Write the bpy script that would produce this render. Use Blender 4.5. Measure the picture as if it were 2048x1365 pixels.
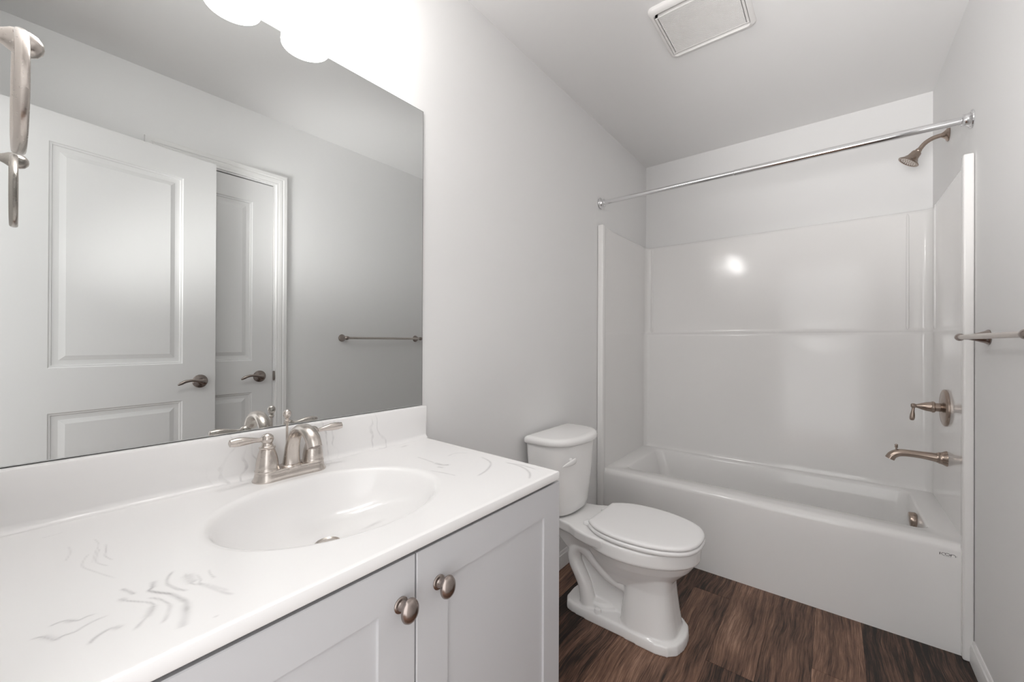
import bpy, bmesh, math, random
from mathutils import Vector, Matrix
random.seed(7)
PI = math.pi
S = bpy.context.scene
for o in list(bpy.data.objects): bpy.data.objects.remove(o)

# ------------------------------------------------------------------ camera, world, exposure
H = 2.439            # ceiling height
W = 1.476            # room width (left wall y=0, right wall y=-W)
XN = -2.992          # near wall inner face (with the doorway)
cam_d = bpy.data.cameras.new('camera'); cam = bpy.data.objects.new('camera', cam_d)
S.collection.objects.link(cam); S.camera = cam
yaw, pitch, roll = math.radians(38.506), math.radians(0.1361), math.radians(0.2275)
c, s = math.cos(yaw), math.sin(yaw); cp, sp = math.cos(pitch), math.sin(pitch); cr, sr = math.cos(roll), math.sin(roll)
fw = Vector((cp*c, cp*s, sp)); up0 = Vector((-sp*c, -sp*s, cp)); r0 = Vector((s, -c, 0))
rt = cr*r0 + sr*up0; up = -sr*r0 + cr*up0
M = Matrix.Identity(4)
for i in range(3):
    M[i][0] = rt[i]; M[i][1] = up[i]; M[i][2] = -fw[i]
M.translation = Vector((-2.9499, -1.0771, 1.1461))
cam.matrix_world = M
cam_d.sensor_width = 36; cam_d.lens = 806.464/2048*36; cam_d.clip_start = 0.01

wd = bpy.data.worlds.new('World'); S.world = wd; wd.use_nodes = True
bg = wd.node_tree.nodes['Background']; bg.inputs[0].default_value = (1.0, 0.995, 0.995, 1); bg.inputs[1].default_value = 1.15
S.view_settings.view_transform = 'Standard'; S.view_settings.look = 'None'
S.view_settings.exposure = 1.05; S.view_settings.gamma = 1; S.view_settings.use_curve_mapping = False
FILL = 60
LAMP = 8.7          # emission of the vanity light's glass shades

# added fill spot standing in for a flash, brightens the far end
fl_d = bpy.data.lights.new('fill_spot', 'SPOT'); fl_d.energy = FILL; fl_d.spot_size = math.radians(58); fl_d.spot_blend = 1.0; fl_d.shadow_soft_size = .22
fl_d.color = (1.0, .99, .985)
fl_o = bpy.data.objects.new('fill_spot', fl_d); S.collection.objects.link(fl_o); fl_o.location = (-2.975, -1.0, 1.32)
fl_o.rotation_euler = Vector((math.cos(math.radians(25)), math.sin(math.radians(-10)), math.sin(math.radians(25)))).to_track_quat('-Z', 'Y').to_euler()

# ------------------------------------------------------------------ materials
def nt(name):
    m = bpy.data.materials.new(name); m.use_nodes = True
    return m, m.node_tree, m.node_tree.nodes['Principled BSDF']
def mat(name, col, rough=.5, metal=0, spec=.5, coat=0, bump=0, bscale=200, aniso=0, var=0):
    m, t, b = nt(name)
    b.inputs['Base Color'].default_value = (*col, 1); b.inputs['Roughness'].default_value = rough
    b.inputs['Metallic'].default_value = metal; b.inputs['Specular IOR Level'].default_value = spec
    b.inputs['Coat Weight'].default_value = coat; b.inputs['Coat Roughness'].default_value = .05
    b.inputs['Anisotropic'].default_value = aniso
    tc = t.nodes.new('ShaderNodeTexCoord')
    n = t.nodes.new('ShaderNodeTexNoise'); n.inputs['Scale'].default_value = bscale; n.inputs['Detail'].default_value = 3
    t.links.new(tc.outputs['Object'], n.inputs['Vector'])
    if bump:
        bp = t.nodes.new('ShaderNodeBump'); bp.inputs['Strength'].default_value = bump; bp.inputs['Distance'].default_value = .001
        t.links.new(n.outputs['Fac'], bp.inputs['Height']); t.links.new(bp.outputs['Normal'], b.inputs['Normal'])
    if var:
        mr = t.nodes.new('ShaderNodeMapRange'); mr.inputs['To Min'].default_value = rough-var; mr.inputs['To Max'].default_value = rough+var
        t.links.new(n.outputs['Fac'], mr.inputs['Value']); t.links.new(mr.outputs[0], b.inputs['Roughness'])
    return m
WALL = (.855, .85, .845)
m_wall = mat('wall_paint', WALL, .6, spec=.25, bump=.08, bscale=350)
m_ceil = mat('ceiling_paint', (.88, .873, .868), .8, spec=.1, bump=.1, bscale=300)
m_trim = mat('trim_paint', (.86, .85, .84), .35, spec=.4, bump=.02, bscale=60)
m_door = mat('door_paint', (.80, .795, .79), .5, spec=.25, bump=.03, bscale=90)
m_cab = mat('cabinet_paint', (.62, .62, .635), .4, spec=.4, bump=.02, bscale=80)
m_gel = mat('gelcoat', (.89, .878, .866), .10, spec=.5, bump=.02, bscale=6, var=.01)
m_cer = mat('vitreous_china', (.93, .92, .91), .06, spec=.5, bump=.01, bscale=20)
m_seat = mat('seat_plastic', (.94, .93, .925), .25, spec=.45, bump=.02, bscale=120)
m_nik = mat('brushed_nickel', (.62, .57, .53), .26, 1, bump=.05, bscale=400, aniso=.4, var=.04)
m_bronze = mat('dark_nickel', (.36, .31, .285), .25, 1, bump=.03, bscale=400, var=.04)
m_shower = mat('shower_nickel', (.40, .325, .275), .25, 1, bump=.03, bscale=400, var=.04)
m_chrome = mat('chrome', (.80, .80, .81), .1, 1, bump=.01, bscale=300)
m_dark = mat('dark_gap', (.015, .014, .013), .8, bump=.05)
m_black = mat('black_print', (.01, .01, .01), .5, bump=.01)
m_grey = mat('grey_print', (.18, .17, .17), .5, bump=.01)
m_plast = mat('fan_plastic', (.86, .845, .83), .45, spec=.35, bump=.03, bscale=100)
m_mirror = mat('mirror_silver', (.65, .665, .66), .0, 1)
m_medge = mat('mirror_edge', (.10, .11, .11), .3, spec=.5, bump=.02)
m_nozzle = mat('nozzle_rubber', (.75, .73, .70), .5, bump=.02)

def lamp_mat():
    m, t, b = nt('opal_glass_lit')
    b.inputs['Base Color'].default_value = (.9, .9, .88, 1)
    b.inputs['Emission Color'].default_value = (1.0, .985, .97, 1); b.inputs['Emission Strength'].default_value = LAMP
    n = t.nodes.new('ShaderNodeTexNoise'); n.inputs['Scale'].default_value = 40
    mr = t.nodes.new('ShaderNodeMapRange'); mr.inputs['To Min'].default_value = LAMP*.95; mr.inputs['To Max'].default_value = LAMP*1.05
    t.links.new(n.outputs['Fac'], mr.inputs['Value']); t.links.new(mr.outputs[0], b.inputs['Emission Strength'])
    return m
m_lamp = lamp_mat()

def nd(t, typ, **kw):
    n = t.nodes.new(typ)
    for k, v in kw.items():
        if k in n.inputs.keys(): n.inputs[k].default_value = v
        else: setattr(n, k, v)
    return n
def mth(t, op, a, b=None, cc=None, clamp=False):
    n = t.nodes.new('ShaderNodeMath'); n.operation = op; n.use_clamp = clamp
    for i, x in enumerate((a, b, cc)):
        if x is None: continue
        if isinstance(x, (int, float)): n.inputs[i].default_value = x
        else: t.links.new(x, n.inputs[i])
    return n.outputs[0]

def marble_mat():
    m, t, b = nt('cultured_marble')
    L = t.links.new
    b.inputs['Roughness'].default_value = .13; b.inputs['Specular IOR Level'].default_value = .5
    b.inputs['Coat Weight'].default_value = .0
    geo = nd(t, 'ShaderNodeNewGeometry'); P = geo.outputs['Position']
    # distorted bands, several wisps
    warp = nd(t, 'ShaderNodeTexNoise', Scale=9.0, Detail=2.0); L(P, warp.inputs['Vector'])
    sub = nd(t, 'ShaderNodeVectorMath', operation='SUBTRACT'); L(warp.outputs['Color'], sub.inputs[0]); sub.inputs[1].default_value = (.5, .5, .5)
    sc = nd(t, 'ShaderNodeVectorMath', operation='SCALE'); L(sub.outputs[0], sc.inputs[0]); sc.inputs['Scale'].default_value = .13
    ad = nd(t, 'ShaderNodeVectorMath', operation='ADD'); L(P, ad.inputs[0]); L(sc.outputs[0], ad.inputs[1])
    w = nd(t, 'ShaderNodeTexWave', Scale=13.0, Distortion=2.2, Detail=2.0); w.inputs['Detail Scale'].default_value = 2.0
    w.bands_direction = 'X'
    rot = nd(t, 'ShaderNodeMapping'); rot.inputs['Rotation'].default_value = (0, 0, .35); L(ad.outputs[0], rot.inputs['Vector']); L(rot.outputs[0], w.inputs['Vector'])
    band = nd(t, 'ShaderNodeMapRange', interpolation_type='SMOOTHSTEP'); L(w.outputs['Fac'], band.inputs['Value'])
    band.inputs['From Min'].default_value = .78; band.inputs['From Max'].default_value = 1.0
    # break-up
    br = nd(t, 'ShaderNodeTexNoise', Scale=60.0, Detail=3.0); L(P, br.inputs['Vector'])
    br2 = nd(t, 'ShaderNodeMapRange'); L(br.outputs['Fac'], br2.inputs['Value']); br2.inputs['From Min'].default_value = .38; br2.inputs['From Max'].default_value = .62
    bb = nd(t, 'ShaderNodeTexNoise', Scale=22.0, Detail=2.0); L(P, bb.inputs['Vector'])
    bb2 = nd(t, 'ShaderNodeMapRange'); L(bb.outputs['Fac'], bb2.inputs['Value']); bb2.inputs['From Min'].default_value = .42; bb2.inputs['From Max'].default_value = .6
    blobs = [(-2.42, -.01, .05, .35), (-2.62, -.01, .05, .3), (-2.27, -.01, .03, .25)]     # faint wisps on the backsplash
    tot = None
    for (x, y, r, k) in blobs:
        d = nd(t, 'ShaderNodeVectorMath', operation='DISTANCE')
        mp = nd(t, 'ShaderNodeVectorMath', operation='MULTIPLY'); L(ad.outputs[0], mp.inputs[0]); mp.inputs[1].default_value = (1, 1, 0)
        L(mp.outputs[0], d.inputs[0]); d.inputs[1].default_value = (x, y, 0)
        mr = nd(t, 'ShaderNodeMapRange', interpolation_type='SMOOTHSTEP'); L(d.outputs['Value'], mr.inputs['Value'])
        mr.inputs['From Min'].default_value = r*.55; mr.inputs['From Max'].default_value = r*1.05
        mr.inputs['To Min'].default_value = k; mr.inputs['To Max'].default_value = 0
        tot = mr.outputs[0] if tot is None else mth(t, 'MAXIMUM', tot, mr.outputs[0])
    f = mth(t, 'MULTIPLY', band.outputs[0], tot)
    f = mth(t, 'MULTIPLY', f, mth(t, 'ADD', mth(t, 'MULTIPLY', br2.outputs[0], .6), .4))
    f = mth(t, 'MULTIPLY', f, mth(t, 'ADD', mth(t, 'MULTIPLY', bb2.outputs[0], .8), .2), clamp=True)
    va_ = nd(t, 'ShaderNodeAttribute', attribute_name='vein')
    g_ = mth(t, 'MULTIPLY', va_.outputs['Fac'], mth(t, 'ADD', mth(t, 'MULTIPLY', br2.outputs[0], .35), .65))
    f = mth(t, 'MAXIMUM', f, g_, clamp=True)
    mix = nd(t, 'ShaderNodeMix', data_type='RGBA')
    mix.inputs['A'].default_value = (.92, .91, .905, 1); mix.inputs['B'].default_value = (.33, .32, .32, 1)
    for i in mix.inputs:
        if i.type == 'RGBA': pass
    mix.inputs[6].default_value = (.92, .91, .905, 1); mix.inputs[7].default_value = (.30, .29, .295, 1)
    L(f, mix.inputs[0]); L(mix.outputs[2], b.inputs['Base Color'])
    return m
m_marble = marble_mat()

def wood_mat():
    m, t, b = nt('vinyl_plank'); L = t.links.new
    at = nd(t, 'ShaderNodeAttribute', attribute_name='plank'); R = at.outputs['Color']
    geo = nd(t, 'ShaderNodeNewGeometry')
    sepc = nd(t, 'ShaderNodeSeparateColor'); L(R, sepc.inputs[0])
    off = nd(t, 'ShaderNodeCombineXYZ'); L(mth(t, 'MULTIPLY', sepc.outputs[0], 37.0), off.inputs[0]); L(mth(t, 'MULTIPLY', sepc.outputs[1], 17.0), off.inputs[1])
    ad = nd(t, 'ShaderNodeVectorMath', operation='ADD'); L(geo.outputs['Position'], ad.inputs[0]); L(off.outputs[0], ad.inputs[1])
    # cathedral-ish warp
    wn = nd(t, 'ShaderNodeTexNoise', Scale=3.0, Detail=2.0); L(ad.outputs[0], wn.inputs['Vector'])
    ws = nd(t, 'ShaderNodeVectorMath', operation='MULTIPLY'); L(wn.outputs['Color'], ws.inputs[0]); ws.inputs[1].default_value = (0, .055, 0)
    a2 = nd(t, 'ShaderNodeVectorMath', operation='ADD'); L(ad.outputs[0], a2.inputs[0]); L(ws.outputs[0], a2.inputs[1])
    def streak(sx, sy, det, rough=.6):
        mp = nd(t, 'ShaderNodeMapping'); mp.inputs['Scale'].default_value = (sx, sy, 1); L(a2.outputs[0], mp.inputs['Vector'])
        n = nd(t, 'ShaderNodeTexNoise', Scale=1.0, Detail=det, Roughness=rough); L(mp.outputs[0], n.inputs['Vector']); return n.outputs['Fac']
    big = streak(2.2, 13, 3); mid = streak(3.2, 75, 4, .7); fine = streak(9, 330, 4, .75)
    v = mth(t, 'ADD', mth(t, 'MULTIPLY', big, .46), mth(t, 'ADD', mth(t, 'MULTIPLY', mid, .46), mth(t, 'MULTIPLY', fine, .52)))
    v = mth(t, 'ADD', v, mth(t, 'MULTIPLY', mth(t, 'SUBTRACT', sepc.outputs[2], .5), .30))
    cr_ = nd(t, 'ShaderNodeValToRGB'); L(v, cr_.inputs[0]); e = cr_.color_ramp.elements
    e[0].position = .57; e[0].color = (.016, .010, .008, 1); e[1].position = .93; e[1].color = (.50, .31, .215, 1)
    x = e.new(.63); x.color = (.052, .029, .020, 1)
    x = e.new(.705); x.color = (.140, .074, .050, 1)
    x = e.new(.80); x.color = (.235, .130, .087, 1)
    L(cr_.outputs[0], b.inputs['Base Color'])
    b.inputs['Roughness'].default_value = .42; b.inputs['Specular IOR Level'].default_value = .35
    bp = nd(t, 'ShaderNodeBump', Strength=.35, Distance=.001); L(v, bp.inputs['Height']); L(bp.outputs[0], b.inputs['Normal'])
    return m
m_wood = wood_mat()

# ------------------------------------------------------------------ mesh helpers
class MB:
    def __init__(s): s.v = []; s.f = []; s.mi = []; s.cur = 0
    def add(s, vs, fs):
        n = len(s.v); s.v += [tuple(v) for v in vs]
        for f in fs: s.f.append(tuple(n+i for i in f)); s.mi.append(s.cur)
        return s
    def box(s, a, b, bev=0, seg=2):
        bm = bmesh.new(); bmesh.ops.create_cube(bm, size=1)
        ctr = [(a[i]+b[i])/2 for i in range(3)]; d = [abs(b[i]-a[i]) for i in range(3)]
        for v in bm.verts: v.co = Vector([v.co[i]*d[i]+ctr[i] for i in range(3)])
        if bev: bmesh.ops.bevel(bm, geom=bm.edges[:], offset=bev, segments=seg, profile=.5, affect='EDGES')
        bm.verts.index_update(); s.add([v.co.copy() for v in bm.verts], [[v.index for v in f.verts] for f in bm.faces]); bm.free(); return s
    def loft(s, rings, cap0=True, cap1=True, closed=True):
        n = len(rings[0]); vs = [p for r in rings for p in r]; fs = []
        for i in range(len(rings)-1):
            for j in range(n if closed else n-1):
                k = (j+1) % n; fs.append((i*n+j, i*n+k, (i+1)*n+k, (i+1)*n+j))
        if cap0: fs.append(tuple(reversed(range(n))))
        if cap1: fs.append(tuple((len(rings)-1)*n+j for j in range(n)))
        return s.add(vs, fs)
    def lathe(s, prof, o=(0, 0, 0), ax=(0, 0, 1), n=40, ell=(1, 1), ref=None):
        ax = Vector(ax).normalized(); ref = Vector(ref) if ref else (Vector((1, 0, 0)) if abs(ax.x) < .9 else Vector((0, 0, 1)))
        u = (ref-ax*ref.dot(ax)).normalized(); w = ax.cross(u); o = Vector(o); rings = []
        for (r, h) in prof:
            r = max(r, 1e-5); rings.append([o+ax*h+u*(r*ell[0]*math.cos(2*PI*k/n))+w*(r*ell[1]*math.sin(2*PI*k/n)) for k in range(n)])
        return s.loft(rings)
    def tube(s, path, rad, n=20, ell=None, upv=(0, 0, 1)):
        P = [Vector(p) for p in path]; N = len(P); rings = []
        if not hasattr(rad, '__len__'): rad = [rad]*N
        T = [(P[min(i+1, N-1)]-P[max(i-1, 0)]).normalized() for i in range(N)]
        u = Vector(upv); u = (u-T[0]*u.dot(T[0]))
        if u.length < 1e-4: u = Vector((1, 0, 0)); u = (u-T[0]*u.dot(T[0]))
        u.normalize()
        for i in range(N):
            u = (u-T[i]*u.dot(T[i])).normalized(); w = T[i].cross(u)
            eu, ew = ell[i] if ell else (1, 1)
            rings.append([P[i]+u*(rad[i]*eu*math.cos(2*PI*k/n))+w*(rad[i]*ew*math.sin(2*PI*k/n)) for k in range(n)])
        return s.loft(rings)
    def prism(s, poly, z0, z1):
        return s.loft([[(p[0], p[1], z0) for p in poly], [(p[0], p[1], z1) for p in poly]])
    def build(s, name, mats, parent=None, origin=(0, 0, 0), angle=35, smooth=True):
        me = bpy.data.meshes.new(name); o = Vector(origin)
        me.from_pydata([tuple(Vector(v)-o) for v in s.v], [], s.f); me.validate()
        bm = bmesh.new(); bm.from_mesh(me); bmesh.ops.recalc_face_normals(bm, faces=bm.faces); bm.to_mesh(me); bm.free()
        if not isinstance(mats, (list, tuple)): mats = [mats]
        for m in mats: me.materials.append(m)
        if len(mats) > 1: me.polygons.foreach_set('material_index', s.mi)
        if smooth:
            me.polygons.foreach_set('use_smooth', [True]*len(me.polygons)); me.set_sharp_from_angle(angle=math.radians(angle))
        me.update()
        ob = bpy.data.objects.new(name, me); S.collection.objects.link(ob)
        if parent: ob.parent = parent
        if not parent or True: ob.location = (0, 0, 0) if parent else o
        return ob

def spline(pts, n=8):
    """Catmull-Rom through points of any dimension"""
    out = []; N = len(pts)
    for i in range(N-1):
        p0 = pts[max(i-1, 0)]; p1 = pts[i]; p2 = pts[i+1]; p3 = pts[min(i+2, N-1)]
        for k in range(n):
            t = k/n
            out.append(tuple(.5*((2*b)+(-a+c_)*t+(2*a-5*b+4*c_-d)*t*t+(-a+3*b-3*c_+d)*t**3) for a, b, c_, d in zip(p0, p1, p2, p3)))
    out.append(tuple(pts[-1])); return out

def thing(name, label, cat, loc=(0, 0, 0), group=None, rot=0):
    o = bpy.data.objects.new(name, None); S.collection.objects.link(o); o.location = loc; o.rotation_euler = (0, 0, rot)
    o.empty_display_size = .05
    o['label'] = label; o['category'] = cat
    if group: o['group'] = group
    return o
def tag(o, label, cat, group=None):
    o['label'] = label; o['category'] = cat
    if group: o['group'] = group
    return o
def struct(o, label, cat='room'):
    o['kind'] = 'structure'; o['label'] = label; o['category'] = cat; return o

# ------------------------------------------------------------------ room shell
YW = .006     # left wall face sits just behind the mirror's face
b = MB()
rows = [(.03, -.12), (-.12, -.27), (-.27, -.42), (-.42, -.57), (-.57, -.72), (-.72, -.87), (-.87, -1.02), (-1.02, -1.17), (-1.17, -1.32), (-1.32, -1.48)]
ends = [-1.6, -1.0, -1.9, -1.30, -.93, -1.37, -1.72, -1.175, -2.02, -1.55]
tone = {(4, 0): .30, (4, 1): .55, (5, 0): .62, (5, 1): .34, (6, 0): .42, (6, 1): .75, (7, 0): .62, (7, 1): .72, (8, 0): .22, (9, 0): .05,
        (3, 1): .8, (3, 0): .2, (5, 2): .3, (9, 1): .1}
cols = []
for i, (ya, yb) in enumerate(rows):
    segs = []; x = ends[i]; xs = [x]
    while x > -4.0: x -= 1.2; xs.append(x)
    xs = [0.02] + xs
    for j in range(len(xs)-1):
        g = .0006
        x1, x0 = xs[j]-g, xs[j+1]+g
        b.cur = 0; n0 = len(b.v)
        b.add([(x0, yb+g, 0), (x1, yb+g, 0), (x1, ya-g, 0), (x0, ya-g, 0), (x0, yb+g, -.0015), (x1, yb+g, -.0015), (x1, ya-g, -.0015), (x0, ya-g, -.0015)],
              [(0, 1, 2, 3), (0, 4, 5, 1), (1, 5, 6, 2), (2, 6, 7, 3), (3, 7, 4, 0)])
        cc_ = (random.random(), random.random(), tone.get((i, j), random.random()), 1)
        cols += [cc_]*8
b.cur = 1
b.add([(-4.5, -1.6, -.0012), (.1, -1.6, -.0012), (.1, .1, -.0012), (-4.5, .1, -.0012), (-4.5, -1.6, -.08), (.1, -1.6, -.08), (.1, .1, -.08), (-4.5, .1, -.08)],
      [(0, 1, 2, 3), (7, 6, 5, 4), (0, 4, 5, 1), (1, 5, 6, 2), (2, 6, 7, 3), (3, 7, 4, 0)]); cols += [(0, 0, 0, 1)]*8
fl = b.build('floor', [m_wood, m_dark], smooth=False)
ca = fl.data.color_attributes.new('plank', 'FLOAT_COLOR', 'POINT')
for i, cc_ in enumerate(cols): ca.data[i].color = cc_
struct(fl, 'dark brown wood-look plank floor of the bathroom', 'floor')
struct(MB().box((-3.2, -1.6, H), (.12, .12, H+.1)).build('ceiling', m_ceil), 'plain light ceiling above the bathroom', 'ceiling')
struct(MB().box((-3.11, YW, 0), (.12, YW+.1, H)).build('wall_left', m_wall), 'pale grey wall behind the mirror and toilet', 'wall')
struct(MB().box((0, -1.6, 0), (.12, YW, H)).build('wall_back', m_wall), 'pale grey wall above the bathtub surround', 'wall')
# right wall, with the closet doorway cut out
cx0, cx1, ctop = -2.478, -1.977, 2.052
b = MB()
b.box((-3.11, -W-.1, 0), (cx0, -W, H)); b.box((cx1, -W-.1, 0), (.12, -W, H)); b.box((cx0, -W-.1, ctop), (cx1, -W, H))
b.box((cx0, -W-.14, 0), (cx1, -W-.1, ctop))
struct(b.build('wall_right', m_wall), 'pale grey wall with the towel bar and closet door', 'wall')
# near wall with entry doorway
DY0, DY1, DT = -1.325, -.600, 2.055
b = MB(); b.box((XN-.115, -1.6, 0), (XN, DY0, H)); b.box((XN-.115, DY1, 0), (XN, .1, H)); b.box((XN-.115, DY0, DT), (XN, DY1, H))
struct(b.build('wall_front', m_wall), 'pale grey wall with the entry doorway behind the camera', 'wall')

def baseboard(name, p0, p1, nrm, lab, hgt=.08):
    p0, p1, nv = Vector(p0), Vector(p1), Vector(nrm)
    pr = [(0, 0), (.012, 0), (.012, hgt*.66), (.0105, hgt*.72), (.010, hgt*.80), (.0065, hgt*.86), (.0055, hgt*.95), (.003, hgt), (0, hgt)]
    m_ = MB(); m_.loft([[tuple(p+nv*a+Vector((0, 0, z))) for a, z in pr] for p in (p0, p1)])
    return struct(m_.build(name, m_trim, angle=25), lab, 'baseboard')
baseboard('baseboard_right', (-1.905, -W, 0), (-.7845, -W, 0), (0, 1, 0), 'white baseboard along the wall under the towel bar')
baseboard('baseboard_left', (-2.09, YW, 0), (-.7845, YW, 0), (0, -1, 0), 'white baseboard behind the toilet')

def casing(b, axis_pts, wdt=.061):
    """mitred door casing: axis_pts inner path (list of 3D), out = outward dir per point, n = wall normal"""
    pts, outs, nv = axis_pts
    prof = [(0, 0), (0, .009), (.004, .0105), (.012, .0105), (.016, .0125), (.030, .0145), (.034, .013), (.040, .016), (.055, .017), (.059, .0155), (wdt, .012), (wdt, 0)]
    rings = []
    for p, o in zip(pts, outs):
        rings.append([tuple(Vector(p)+Vector(o)*a+Vector(nv)*h) for a, h in prof])
    b.loft(rings)
b = MB()
ci0, ci1, cit = cx0+.006-.012, cx1-.006+.016, ctop+.006
casing(b, ([(ci0, -W, 0), (ci0, -W, cit), (ci1, -W, cit), (ci1, -W, 0)], [(-1, 0, 0), (-1, 0, 1), (1, 0, 1), (1, 0, 0)], (0, 1, 0)))
struct(b.build('trim_1', m_trim, angle=20), 'white moulded casing around the closet door', 'door casing')
b = MB()
casing(b, ([(XN, DY1+.004, 0), (XN, DY1+.004, DT), (XN, DY0-.004, DT), (XN, DY0-.004, 0)], [(0, 1, 0), (0, 1, 1), (0, -1, 1), (0, -1, 0)], (1, 0, 0)))
struct(b.build('trim_2', m_trim, angle=20), 'white moulded casing around the entry doorway', 'door casing')
# door jamb lining of the closet
b = MB(); b.box((cx0-.0, -W-.1, 0), (cx0+.002, -W+.001, ctop)); b.box((cx1-.002, -W-.1, 0), (cx1, -W+.001, ctop)); b.box((cx0, -W-.1, ctop-.0015), (cx1, -W+.001, ctop))
struct(b.build('trim_3', m_trim), 'white jamb lining of the closet doorway', 'door jamb')

# ------------------------------------------------------------------ panel doors
def panel_door(name, width, height, stile_l, stile_r, label, wall_latch=True):
    """local: x 0..width (0 = latch edge), face y=0 looking +y, body to y=-.035"""
    root = thing(name, label, 'door'); root['kind'] = 'structure'
    z0 = .012
    panels = [(stile_l, width-stile_r, 1.035, 1.93), (stile_l, width-stile_r, .25, .857)]
    b = MB()
    T = .035
    # front face as frame pieces + mould rings
    def rect(p): return p
    xs = [0, panels[0][0], panels[0][1], width]; zs = [z0, .25, .857, 1.035, 1.93, height]
    for (xa, xb) in ((xs[0], xs[1]), (xs[2], xs[3])):
        b.add([(xa, 0, zs[0]), (xb, 0, zs[0]), (xb, 0, zs[-1]), (xa, 0, zs[-1])], [(0, 1, 2, 3)])
    for (za, zb) in ((zs[0], zs[1]), (zs[2], zs[3]), (zs[4], zs[5])):
        b.add([(xs[1], 0, za), (xs[2], 0, za), (xs[2], 0, zb), (xs[1], 0, zb)], [(0, 1, 2, 3)])
    for (xa, xb, za, zb) in panels:
        prof = [(0, 0), (.004, -.0035), (.009, -.0045), (.012, -.0085), (.018, -.0095), (.030, -.0095), (.036, -.0075), (.048, -.0045), (.0485, -.0042)]
        rings = []
        for ins, dy in prof:
            rings.append([(xa+ins, dy, za+ins), (xb-ins, dy, za+ins), (xb-ins, dy, zb-ins), (xa+ins, dy, zb-ins)])
        b.loft(rings, cap0=False, cap1=True)
    # body shell
    b.add([(0, 0, z0), (width, 0, z0), (width, 0, height), (0, 0, height), (0, -T, z0), (width, -T, z0), (width, -T, height), (0, -T, height)],
          [(4, 7, 6, 5), (0, 4, 5, 1), (1, 5, 6, 2), (2, 6, 7, 3), (3, 7, 4, 0)])
    bd = b.build('door_panel', m_door, root, angle=18)
    # lever set, pointing to +x
    lx, lz = .066, .945
    hs = MB(); hs.lathe([(0, 0), (.0325, 0), (.0325, .004), (.030, .0075), (.022, .010), (.015, .0125), (.0125, .02), (.0125, .034), (.014, .038), (.0135, .046), (.008, .050), (0, .051)], (lx, 0, lz), (0, 1, 0), 36)
    ro = hs.build('door_handle', m_bronze, root)
    lv = MB(); path = spline([(lx-.004, .043, lz), (lx+.018, .045, lz+.004), (lx+.045, .046, lz+.009), (lx+.072, .045, lz+.006), (lx+.092, .043, lz-.003), (lx+.104, .042, lz-.010)], 6)
    rr = spline([(.011,), (.0085,), (.0065,), (.007,), (.0072,), (.003,)], 6)
    lv.tube(path, [r[0] for r in rr], 16, ell=[(1, .75)]*len(path)); lv.build('lever', m_bronze, ro)
    return root
leaf = panel_door('door_1', .708, 2.048, .137, .137, 'white two-panel entry door swung open beside the right wall')
leaf.location = (-2.280, -1.395, 0)
ang = math.atan2(.1203, -.9928)
# local +x runs to the hinge (-.9928, +.12) ; local +y must look into the room
leaf.rotation_euler = (0, 0, 0)
R_ = Matrix(((-.99273, -.12036*-1, 0), (.12036, -(-.99273), 0), (0, 0, 1)))
# columns: x axis = (-.99273,.12036), y axis = (.12036,.99273)  (mirror-handed -> flip mesh data instead)
def flipx(root):
    for ch in root.children_recursive:
        if ch.type == 'MESH':
            for v in ch.data.vertices: v.co.x = -v.co.x
            ch.data.flip_normals()
flipx(leaf)
leaf.rotation_euler = (0, 0, -math.atan2(.12036, .99273))
b = MB().box((-.0005, -.028, .918), (.0012, -.007, .972), .0004); lp = b.build('latch_plate', m_bronze, leaf)
closet = panel_door('door_2', .494, 2.046, .104, .104, 'white two-panel closet door closed inside its casing')
flipx(closet); closet.location = (-1.981, -W-.004, 0)
# strike plate at the jamb
b = MB().box((-1.9795, -W-.001, .918), (-1.972, -W+.012, .972), .002); o = b.build('strike_plate', m_bronze, closet, origin=(-1.981, -W-.004, 0))

# ------------------------------------------------------------------ mirror
mr_ = thing('wall_mirror', 'large frameless wall mirror above the vanity backsplash', 'mirror', (-2.53, 0, .9335))
ox = (-2.53, 0, .9335)
b = MB(); b.add([(-2.975, 0, .9345), (-2.080, 0, .9345), (-2.080, 0, 1.9175), (-2.975, 0, 1.9175)], [(0, 1, 2, 3)])
b.build('mirror_glass', m_mirror, mr_, ox, smooth=False)
b = MB(); b.box((-2.976, .0003, .9335), (-2.0785, .0055, 1.9188)); b.build('mirror_edge', m_medge, mr_, ox, smooth=False)

# ------------------------------------------------------------------ vanity light (three bell shades on a bar)
vl = thing('vanity_light', 'three-light vanity bar with glowing glass shades above the mirror', 'wall light', (-2.583, 0, 2.22))
lo = (-2.583, 0, 2.22)
b = MB(); b.box((-2.583-.29, -.022, 2.19), (-2.583+.29, YW, 2.25), .008, 3); b.build('back_plate', m_nik, vl, lo)
for k in (-1, 0, 1):
    xk = -2.583+.187*k
    b = MB(); path = spline([(xk, -.02, 2.215), (xk, -.07, 2.235), (xk, -.12, 2.235), (xk, -.150, 2.215), (xk, -.155, 2.185)], 6)
    b.tube(path, .008, 14); b.lathe([(0, .0), (.022, 0), (.026, -.012), (.026, -.035), (0, -.036)], (xk, -.155, 2.19)); b.build('arm', m_nik, vl, lo)
    b = MB(); b.lathe([(.026, 2.165), (.034, 2.158), (.047, 2.140), (.055, 2.110), (.060, 2.075), (.0635, 2.045), (.0645, 2.028), (.0635, 2.022), (.058, 2.0205), (0, 2.021)], (xk, -.155, 0), n=48)
    b.build('lamp_shade', m_lamp, vl, lo)

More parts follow.
